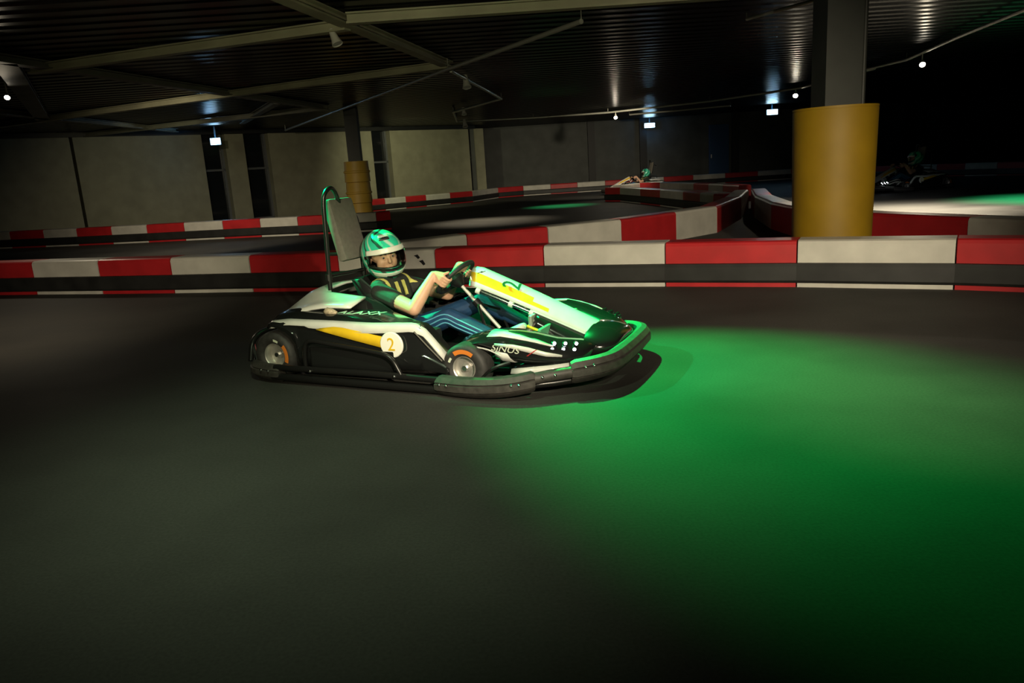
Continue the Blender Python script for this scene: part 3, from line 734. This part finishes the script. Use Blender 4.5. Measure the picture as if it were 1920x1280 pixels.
        # headlamps
        for r in range(2):
            for k in range(3):
                c = Vector((1.7 + .048 * k, s * (.448 - .03 * k + .034 * r), .245 - .006 * k - .022 * r))
                hl = mobj('headlamp', *orient_geo(lathe_geo([(.0005, .0015), (.0085, 0.)], 12, 'z'), c, (.45, s * .85, .12)), LED, K)
                mobj('lamp_housing', *orient_geo(lathe_geo([(.0088, .001), (.012, .001), (.012, -.02), (.0005, -.022)], 12, 'z'), c, (.45, s * .85, .12)), BLK, hl, True, edge=40)
                mobj('lamp_back', *orient_geo(lathe_geo([(.0005, -.004), (.011, -.004)], 12, 'z'), c, (.45, s * .85, .12)), BLK, hl)
    # pedals and front machinery
    for s in (-1, 1):
        tube('pedal', [(1.5, s * .16, .06), (1.51, s * .16, .2), (1.47, s * .16, .3)], .009, ALU, K, 6)
        mobj('pedal_plate', *box_geo(1.455, 1.475, s * .16 - .035, s * .16 + .035, .22, .33, .006), ALU, K)
        mobj('front_panel', *box_geo(1.55, 1.57, min(s * .1, s * .3), max(s * .1, s * .3), .06, .28, .006), mat('green_bracket', (.1, .4, .2), .4), K)
        tube('tie_rod', [(1.3, s * .08, .12), (1.28, s * .45, .12)], .007, CHR, K, 6)
        tube('bracket_post', [(1.62, s * .12, .06), (1.57, s * .1, .3)], .012, ALU, K, 8)
    mobj('brake_cylinder', *tube_geo([(1.58, -.24, .14), (1.66, -.24, .15)], .022, 10), ALU, K, True, edge=40)
    mobj('battery_box', *box_geo(1.58, 1.74, -.2, .2, .06, .17, .015), DARK, K)
    for k in range(4): tube('cable', [(1.5 + .04 * k, -.3 + .02 * k, .1), (1.56 + .03 * k, -.28, .2 + .02 * (k % 2)), (1.68, -.2 + .03 * k, .16)], .006, [SAT, ALU, YEL, SAT][k], K, 6, n=4)
    return K, wc, ad, bd, cd
KART, WC, AD, BD, CD = build_kart()

# ------------------------------------------------------------------ driver
SKIN = mat('skin', (.62, .36, .24), .5, var=.06, scale=30)
SHIRT = mat('black_tshirt', (.02, .022, .02), .8, var=.2, scale=30)
TRIM = mat('yellow_shirt_trim', (.6, .55, .15), .7)
TROU = mat('blue_tracksuit', (.012, .05, .13), .6, var=.15, scale=20)
STRP = mat('light_blue_stripe', (.12, .42, .6), .5)
SHOE = mat('pale_trainer', (.55, .55, .5), .5, var=.1, scale=40)
HEADC = Vector((.43, 0, .655))
AZ = R(-33)
HF = Vector((math.cos(AZ), math.sin(AZ), -.1)).normalized()
HS = Vector((0, 0, 1)).cross(HF).normalized(); HU = HF.cross(HS)
_q = Matrix.Rotation(R(7), 3, HF); HS = _q @ HS; HU = _q @ HU
def hp(f, s, u): return HEADC + HF * f + HS * s + HU * (u - .011)
def build_driver():
    caps = []   # (p0, p1, r0, r1, tag)
    def cap(a, b, ra, rb, tg): caps.append((Vector(a), Vector(b), ra, rb, tg))
    # torso
    for y in (-.06, 0, .06):
        cap((.55, y * .9, .17), (.5, y * 1.1, .3), .085, .08, 'shirt')
        cap((.5, y * 1.1, .3), (.475, y * 1.35, .43), .08, .078, 'shirt')
    cap((.475, -.125, .455), (.475, .125, .455), .066, .066, 'shirt'); cap((.46, -.08, .44), (.46, .08, .44), .085, .085, 'shirt')
    cap((.475, 0, .45), (.45, 0, .56), .05, .045, 'skin')
    # head under the helmet
    cap(hp(-.015, 0, .03), hp(.01, 0, .02), .082, .08, 'skin')
    cap(hp(.03, 0, -.03), hp(.035, 0, -.06), .058, .045, 'skin')
    cap(hp(.084, 0, .014), hp(.098, 0, -.022), .008, .011, 'skin')         # nose
    for q in (-1, 1):
        cap(hp(.082, q * .012, .022), hp(.072, q * .045, .022), .01, .009, 'skin')   # brow
        cap(hp(.05, q * .036, -.03), hp(.046, q * .038, -.045), .03, .028, 'skin')  # cheek
        cap(hp(-.01, q * .083, .0), hp(-.01, q * .085, -.03), .01, .009, 'skin')     # ear
    cap(hp(.083, -.018, -.058), hp(.083, .018, -.058), .007, .007, 'skin')           # lips
    # arms
    grips = {}
    for q in (-1, 1):
        sh = Vector((.49, q * .155, .445)); el = Vector((.77, -.245, .365)) if q < 0 else Vector((.75, .2, .375))
        ga = R(200) if q < 0 else R(-20 + 12)
        ga = R(178) if q < 0 else R(10)
        G = WC + (AD * math.cos(ga) + BD * math.sin(ga)) * .135
        T = (-AD * math.sin(ga) + BD * math.cos(ga)).normalized()      # along the rim
        if T.z < 0: T = -T
        out = (AD * math.cos(ga) + BD * math.sin(ga)).normalized()      # outwards from the wheel centre
        back = -CD                                                       # towards the driver
        wr = G + out * .012 + back * .062 - T * .03
        wr.z += .012
        sl = sh.lerp(el, .5)
        cap(sh, sl, .056, .052, 'shirt'); cap(sl, el, .045, .04, 'skin')
        mid = el.lerp(wr, .35)
        cap(el, mid, .04, .039, 'skin'); cap(mid, wr, .039, .025, 'skin')
        # palm
        for o in (-.024, -.008, .008, .024):
            cap(wr + T * o * .5, G + T * o + out * .024 + back * .014, .014, .012, 'skin')
        # fingers wrap around the rim: start outside, over the front, back inside
        for i, o in enumerate((-.027, -.009, .009, .026)):
            rr = .0225; L = (190, 215, 210, 195)[i]; pts = []
            for k in range(6):
                a = R(28 - L * k / 5)
                pts.append(G + T * (o + .002 * k) + out * math.cos(a) * rr + back * math.sin(a) * rr)
            for k in range(5): cap(pts[k], pts[k + 1], .0088 - .0005 * k, .0085 - .0005 * k, 'skin')
        # thumb along the driver's side of the rim
        tb = wr + T * .022; t1 = G + T * .034 + back * .027 + out * .008; t2 = G + T * .05 + back * .021 - out * .012
        cap(tb, t1, .011, .0095, 'skin'); cap(t1, t2, .0095, .0085, 'skin')
    # legs
    legs = {}
    for q in (-1, 1):
        hip = Vector((.57, q * .085, .165)); kn = Vector((.955, q * .165, .305)); an = Vector((1.255, q * .18, .19))
        if q > 0: kn = Vector((1.0, .15, .34)); an = Vector((1.3, .17, .2))
        cap(hip, hip.lerp(kn, .5), .082, .068, 'trouser'); cap(hip.lerp(kn, .5), kn, .068, .054, 'trouser')
        cap(kn, kn.lerp(an, .4), .054, .052, 'trouser'); cap(kn.lerp(an, .4), an, .052, .036, 'trouser')
        cap(an, an + Vector((.03, 0, -.012)), .03, .03, 'trouser')
        cap(an + Vector((.02, 0, -.012)), an + Vector((.06, 0, .0)), .028, .028, 'skin')
        legs[q] = (hip, kn, an)
    cap((.55, -.07, .165), (.55, .07, .165), .085, .085, 'trouser')
    # union of the capsules -> one voxel-remeshed surface
    geos = []
    for a, b, ra, rb, tg in caps:
        d = (b - a); L = d.length
        if L < 1e-5: d = Vector((0, 0, 1e-4)); L = 1e-4
        prof = []
        for k in range(5): t = R(-90 + 22.5 * k); prof.append((max(.0002, ra * math.cos(t)), ra * math.sin(t)))
        prof.append((ra, 0)) if False else None
        for k in range(5): t = R(22.5 * k); prof.append((max(.0002, rb * math.cos(t)), L + rb * math.sin(t)))
        V, Fc = lathe_geo(prof, 14, 'z')
        n = len(prof)
        Fc.append(tuple(k * n for k in range(14))); Fc.append(tuple(k * n + n - 1 for k in range(14)))
        geos.append(orient_geo((V, Fc), a, d))
    src = mobj('person', *join_geo(geos), SKIN)
    md = src.modifiers.new('r', 'REMESH'); md.mode = 'VOXEL'; md.voxel_size = .0045; md.use_smooth_shade = True
    ms = src.modifiers.new('s', 'SMOOTH'); ms.factor = .5; ms.iterations = 3
    me = bpy.data.meshes.new_from_object(src.evaluated_get(bpy.context.evaluated_depsgraph_get()))
    old = src.data; src.modifiers.clear(); src.data = me; bpy.data.meshes.remove(old)
    src.name = 'person'
    me.materials.clear()
    for x in (SKIN, SHIRT, TROU, TRIM): me.materials.append(x)
    idx = {'skin': 0, 'shirt': 1, 'trouser': 2}
    segs = [(a, b - a, (b - a).length_squared, ra, rb, idx[tg]) for a, b, ra, rb, tg in caps]
    for p in me.polygons:
        c = p.center; best = 9; bi = 0
        for a, d, l2, ra, rb, ti in segs:
            t = 0. if l2 < 1e-9 else max(0., min(1., (c - a).dot(d) / l2))
            e = (c - a - d * t).length - (ra + (rb - ra) * t)
            if e < best: best, bi = e, ti
        if bi == 1:
            # yellow trims: shoulder flash, chest flash, hem
            s1 = c.x - .49; yy = abs(c.y)
            if .105 < yy < .135 and c.z > .46 : bi = 3
            if yy > .02 and yy < .055 and c.x > .53 and c.z > .4: bi = 3
            if .2 < c.z < .225 and c.x > .55 and yy > .07: bi = 3
        p.material_index = bi
    me.polygons.foreach_set('use_smooth', [True] * len(me.polygons))
    D = src; D.matrix_world = KM.copy()
    tag(D, 'seated person in green helmet, black t-shirt and blue striped trousers steering the kart', 'person')
    # trouser stripes on the outer side of each leg
    for q in (-1, 1):
        hip, kn, an = legs[q]
        for k in range(3):
            ang = R(28 - 26 * k)
            pts = []
            for P, r, tang in ((hip.lerp(kn, .25), .0745, kn - hip), (hip.lerp(kn, .5), .068, kn - hip), (hip.lerp(kn, .75), .0605, kn - hip), (kn, .054, an - hip), (kn.lerp(an, .25), .0525, an - kn), (kn.lerp(an, .5), .049, an - kn), (kn.lerp(an, .75), .042, an - kn), (kn.lerp(an, .97), .0365, an - kn)):
                tg = tang.normalized(); o = Vector((0, q, 0)); o = (o - tg * o.dot(tg)).normalized(); up = tg.cross(o) * -q
                if up.z < 0: up = -up
                pts.append(P + (o * math.cos(ang) + up * math.sin(ang)) * (r + .0005))
            tube('stripe', smooth_path(pts, 4), .0042, STRP, D, 6)
        # shoes
        secs = []
        base = an + Vector((.02, 0, -.03)); fd = Vector((.78, -q * -.02, .62)).normalized(); fu = Vector((-fd.z, 0, fd.x))
        for t, w, hh, dz in ((-.04, .022, .03, .012), (-.02, .032, .045, .008), (.03, .034, .05, .01), (.08, .036, .042, .004), (.13, .038, .032, -.002), (.17, .034, .024, -.004), (.195, .018, .014, -.006)):
            c0 = base + fd * t + fu * dz
            secs.append([c0 + Vector((0, math.cos(R(d)) * w, 0)) + fu * (math.sin(R(d)) * hh) for d in range(0, 360, 24)])
        so = mobj('shoe', *loft_geo(secs, True, True), SHOE, D, True)
        mobj('sole', *loft_geo([[c + fu * 0 for c in (s_[9] - fu * .004, s_[10] - fu * .01, s_[11] - fu * .016, s_[12] - fu * .014, s_[13] - fu * .01, s_[14] - fu * .004)] for s_ in secs[1:-1]]), WHT, so, True)
        for k in range(3):
            a = secs[2 + k // 2]; tube('lace', [a[3], a[4] + fu * .004, a[5]], .003, WHT, so, 5)
    # eyes
    for q in (-1, 1):
        ec = hp(.0765, q * .03, .006)
        V, Fc = lathe_geo([(max(.0003, .0092 * math.cos(R(t))), .0105 * math.sin(R(t))) for t in range(-90, 91, 20)], 14, 'z')
        ey = mobj('eye', *orient_geo((V, Fc), ec, HF), mat('eye_white', (.4, .33, .28), .4), D, True)
        mobj('iris', *orient_geo(lathe_geo([(.0003, .0112), (.0055, .0098)], 12, 'z'), ec, HF + HS * -.25), INK, ey)
        tube('eyebrow', [hp(.0925, q * .014, .024), hp(.089, q * .032, .029), hp(.076, q * .05, .023)], .004, mat('brown_brow', (.1, .05, .025), .8), D, 6)
    # helmet shell
    hm = bpy.data.materials.new('green_helmet_paint'); hm.use_nodes = True; nt = hm.node_tree; b = nt.nodes['Principled BSDF']
    tc = nt.nodes.new('ShaderNodeTexCoord'); mp = nt.nodes.new('ShaderNodeMapping'); mp.inputs['Rotation'].default_value = (.3, .5, .2)
    wv = nt.nodes.new('ShaderNodeTexWave'); wv.inputs['Scale'].default_value = 3.4; wv.inputs['Distortion'].default_value = 5; wv.inputs['Detail Scale'].default_value = 1.6; wv.inputs['Detail'].default_value = 1
    cr = nt.nodes.new('ShaderNodeValToRGB'); e = cr.color_ramp.elements
    e[0].position = .0; e[0].color = (.02, .06, .05, 1); e[1].position = .13; e[1].color = (.03, .5, .3, 1)
    for ps, cl in ((.06, (.02, .06, .05, 1)), (.93, (.03, .55, .34, 1)), (.97, (.3, .6, .45, 1)), (1., (.5, .66, .55, 1))):
        k = e.new(ps); k.color = cl
    cr.color_ramp.interpolation = 'LINEAR'
    nt.links.new(tc.outputs['Object'], mp.inputs['Vector']); nt.links.new(mp.outputs['Vector'], wv.inputs['Vector'])
    nt.links.new(wv.outputs['Fac'], cr.inputs['Fac']); nt.links.new(cr.outputs['Color'], b.inputs['Base Color'])
    b.inputs['Roughness'].default_value = .22; b.inputs['Coat Weight'].default_value = .5
    def hdir(az, el):
        return Vector((math.cos(el) * math.cos(az), math.cos(el) * math.sin(az), math.sin(el)))
    def hrad(d):
        af = .152 if d.x > 0 else .148
        r = 1 / math.sqrt((d.x / af) ** 2 + (d.y / .126) ** 2 + (d.z / (.15 if d.z > 0 else .162)) ** 2)
        if d.x > 0 and d.z < 0: r *= 1 + .13 * d.x * min(1, -d.z * 2.2)
        return r
    def H3(v): return HF * v.x + HS * v.y + HU * v.z
    nA, nE = 64, 40; V, Fc = [], []
    for j in range(nE + 1):
        el = R(-62 + 152 * j / nE)
        for i in range(nA):
            d = hdir(2 * math.pi * i / nA - math.pi, el); V.append(H3(d * hrad(d)))
    for j in range(nE):
        el = -62 + 152 * (j + .5) / nE
        for i in range(nA):
            az = 360 * (i + .5) / nA - 180
            lim_lo = -22 + 7 * (abs(az) / 68) ** 2; lim_hi = 15 - 3 * (abs(az) / 68) ** 2
            if abs(az) < 68 and lim_lo < el < lim_hi: continue
            Fc.append((j * nA + i, j * nA + (i + 1) % nA, (j + 1) * nA + (i + 1) % nA, (j + 1) * nA + i))
    he = mobj('helmet', V, Fc, hm, D, True); he.location = HEADC; solid(he, .02, -1)
    he.data.materials.append(mat('black_padding', (.015, .015, .015), .8)); he.modifiers['thickness'].material_offset = 1; he.modifiers['thickness'].material_offset_rim = 1
    def patch(name, a0, a1, e0, e1, mt, dr, n=20, m_=5, th=.003, par=he, curve=0.):
        secs = []
        for j in range(m_ + 1):
            row = []
            for i in range(n + 1):
                az = a0 + (a1 - a0) * i / n; el = e0 + (e1 - e0) * j / m_ - curve * (az / 68) ** 2
                d = hdir(R(az), R(el)); row.append(H3(d * (hrad(d) + dr)))
            secs.append(row)
        return solid(mobj(name, *loft_geo(secs), mt, par, True), th, 0)
    patch('visor_brow', -72, 72, 13, 25, mat('white_brow_band', (.62, .62, .55), .35), .006, curve=3)
    patch('opening_trim', -70, 70, -27, -21, mat('black_seal', (.012, .012, .012), .5), .002, curve=-8)
    patch('chin_band', -62, 62, -43, -31, mat('pale_chin', (.5, .58, .5), .3), .002)
    patch('chin_vent', -20, 20, -44, -39, INK, .004, m_=2)
    patch('top_vent', -26, 8, 44, 52, INK, .004, m_=2)
    patch('top_flash', -30, 12, 52, 62, mat('pale_chin', (.5, .58, .5), .3), .002, m_=3)
    vm = bpy.data.materials.new('clear_visor'); vm.use_nodes = True; nt = vm.node_tree
    for n_ in list(nt.nodes):
        if n_.type == 'BSDF_PRINCIPLED': nt.nodes.remove(n_)
    tr_ = nt.nodes.new('ShaderNodeBsdfTransparent'); tr_.inputs[0].default_value = (.9, .92, .9, 1)
    gl = nt.nodes.new('ShaderNodeBsdfGlossy'); gl.inputs['Roughness'].default_value = .08
    ms_ = nt.nodes.new('ShaderNodeMixShader'); fr = nt.nodes.new('ShaderNodeFresnel'); fr.inputs['IOR'].default_value = 1.3
    nt.links.new(fr.outputs[0], ms_.inputs[0]); nt.links.new(tr_.outputs[0], ms_.inputs[1]); nt.links.new(gl.outputs[0], ms_.inputs[2])
    nt.links.new(ms_.outputs[0], nt.nodes['Material Output'].inputs['Surface'])
    patch('visor', -71, 71, -23, 14, vm, .003, 28, 8, .0015)
    for q in (-1, 1):
        d = hdir(R(q * 72), R(4)); mobj('visor_pivot', *orient_geo(lathe_geo([(.012, -.004), (.012, .004), (.0005, .006)], 12, 'z'), H3(d * (hrad(d) + .006)), H3(d)), CHR, he)
    patch('neck_roll', -180, 180, -64, -56, mat('black_seal', (.012, .012, .012), .5), -.006, 40, 3, .012)
    return D
DRIVER = build_driver()

# ------------------------------------------------------------------ two more karts far down the track (copies with their own drivers)
def copy_tree(o, parent=None):
    c = o.copy(); C.objects.link(c); c.parent = parent
    for ch in o.children: copy_tree(ch, c)
    return c
def place(kl, dl, u, v, yaw, dscale=1.0, helmet=None):
    g = onz(u, v, 0); M = Matrix.Translation((g.x, g.y, 0)) @ Matrix.Rotation(yaw, 4, 'Z') @ Matrix.Translation((-.9, 0, 0))
    k = copy_tree(KART); k.matrix_world = M; k['label'] = kl
    d = copy_tree(DRIVER); d.matrix_world = M @ Matrix.Translation((.55, 0, .08)) @ Matrix.Scale(dscale, 4) @ Matrix.Translation((-.55, 0, -.08)); d['label'] = dl
    return k, d
place('dark kart with lit headlamps driving beyond the large yellow drum', 'person driving the dark kart beyond the large yellow drum', 1684, 357, R(198), 1.15)
place('small distant kart half hidden behind the short barriers', 'person in the small distant kart behind the short barriers', 1189, 362, R(196), 1.0)
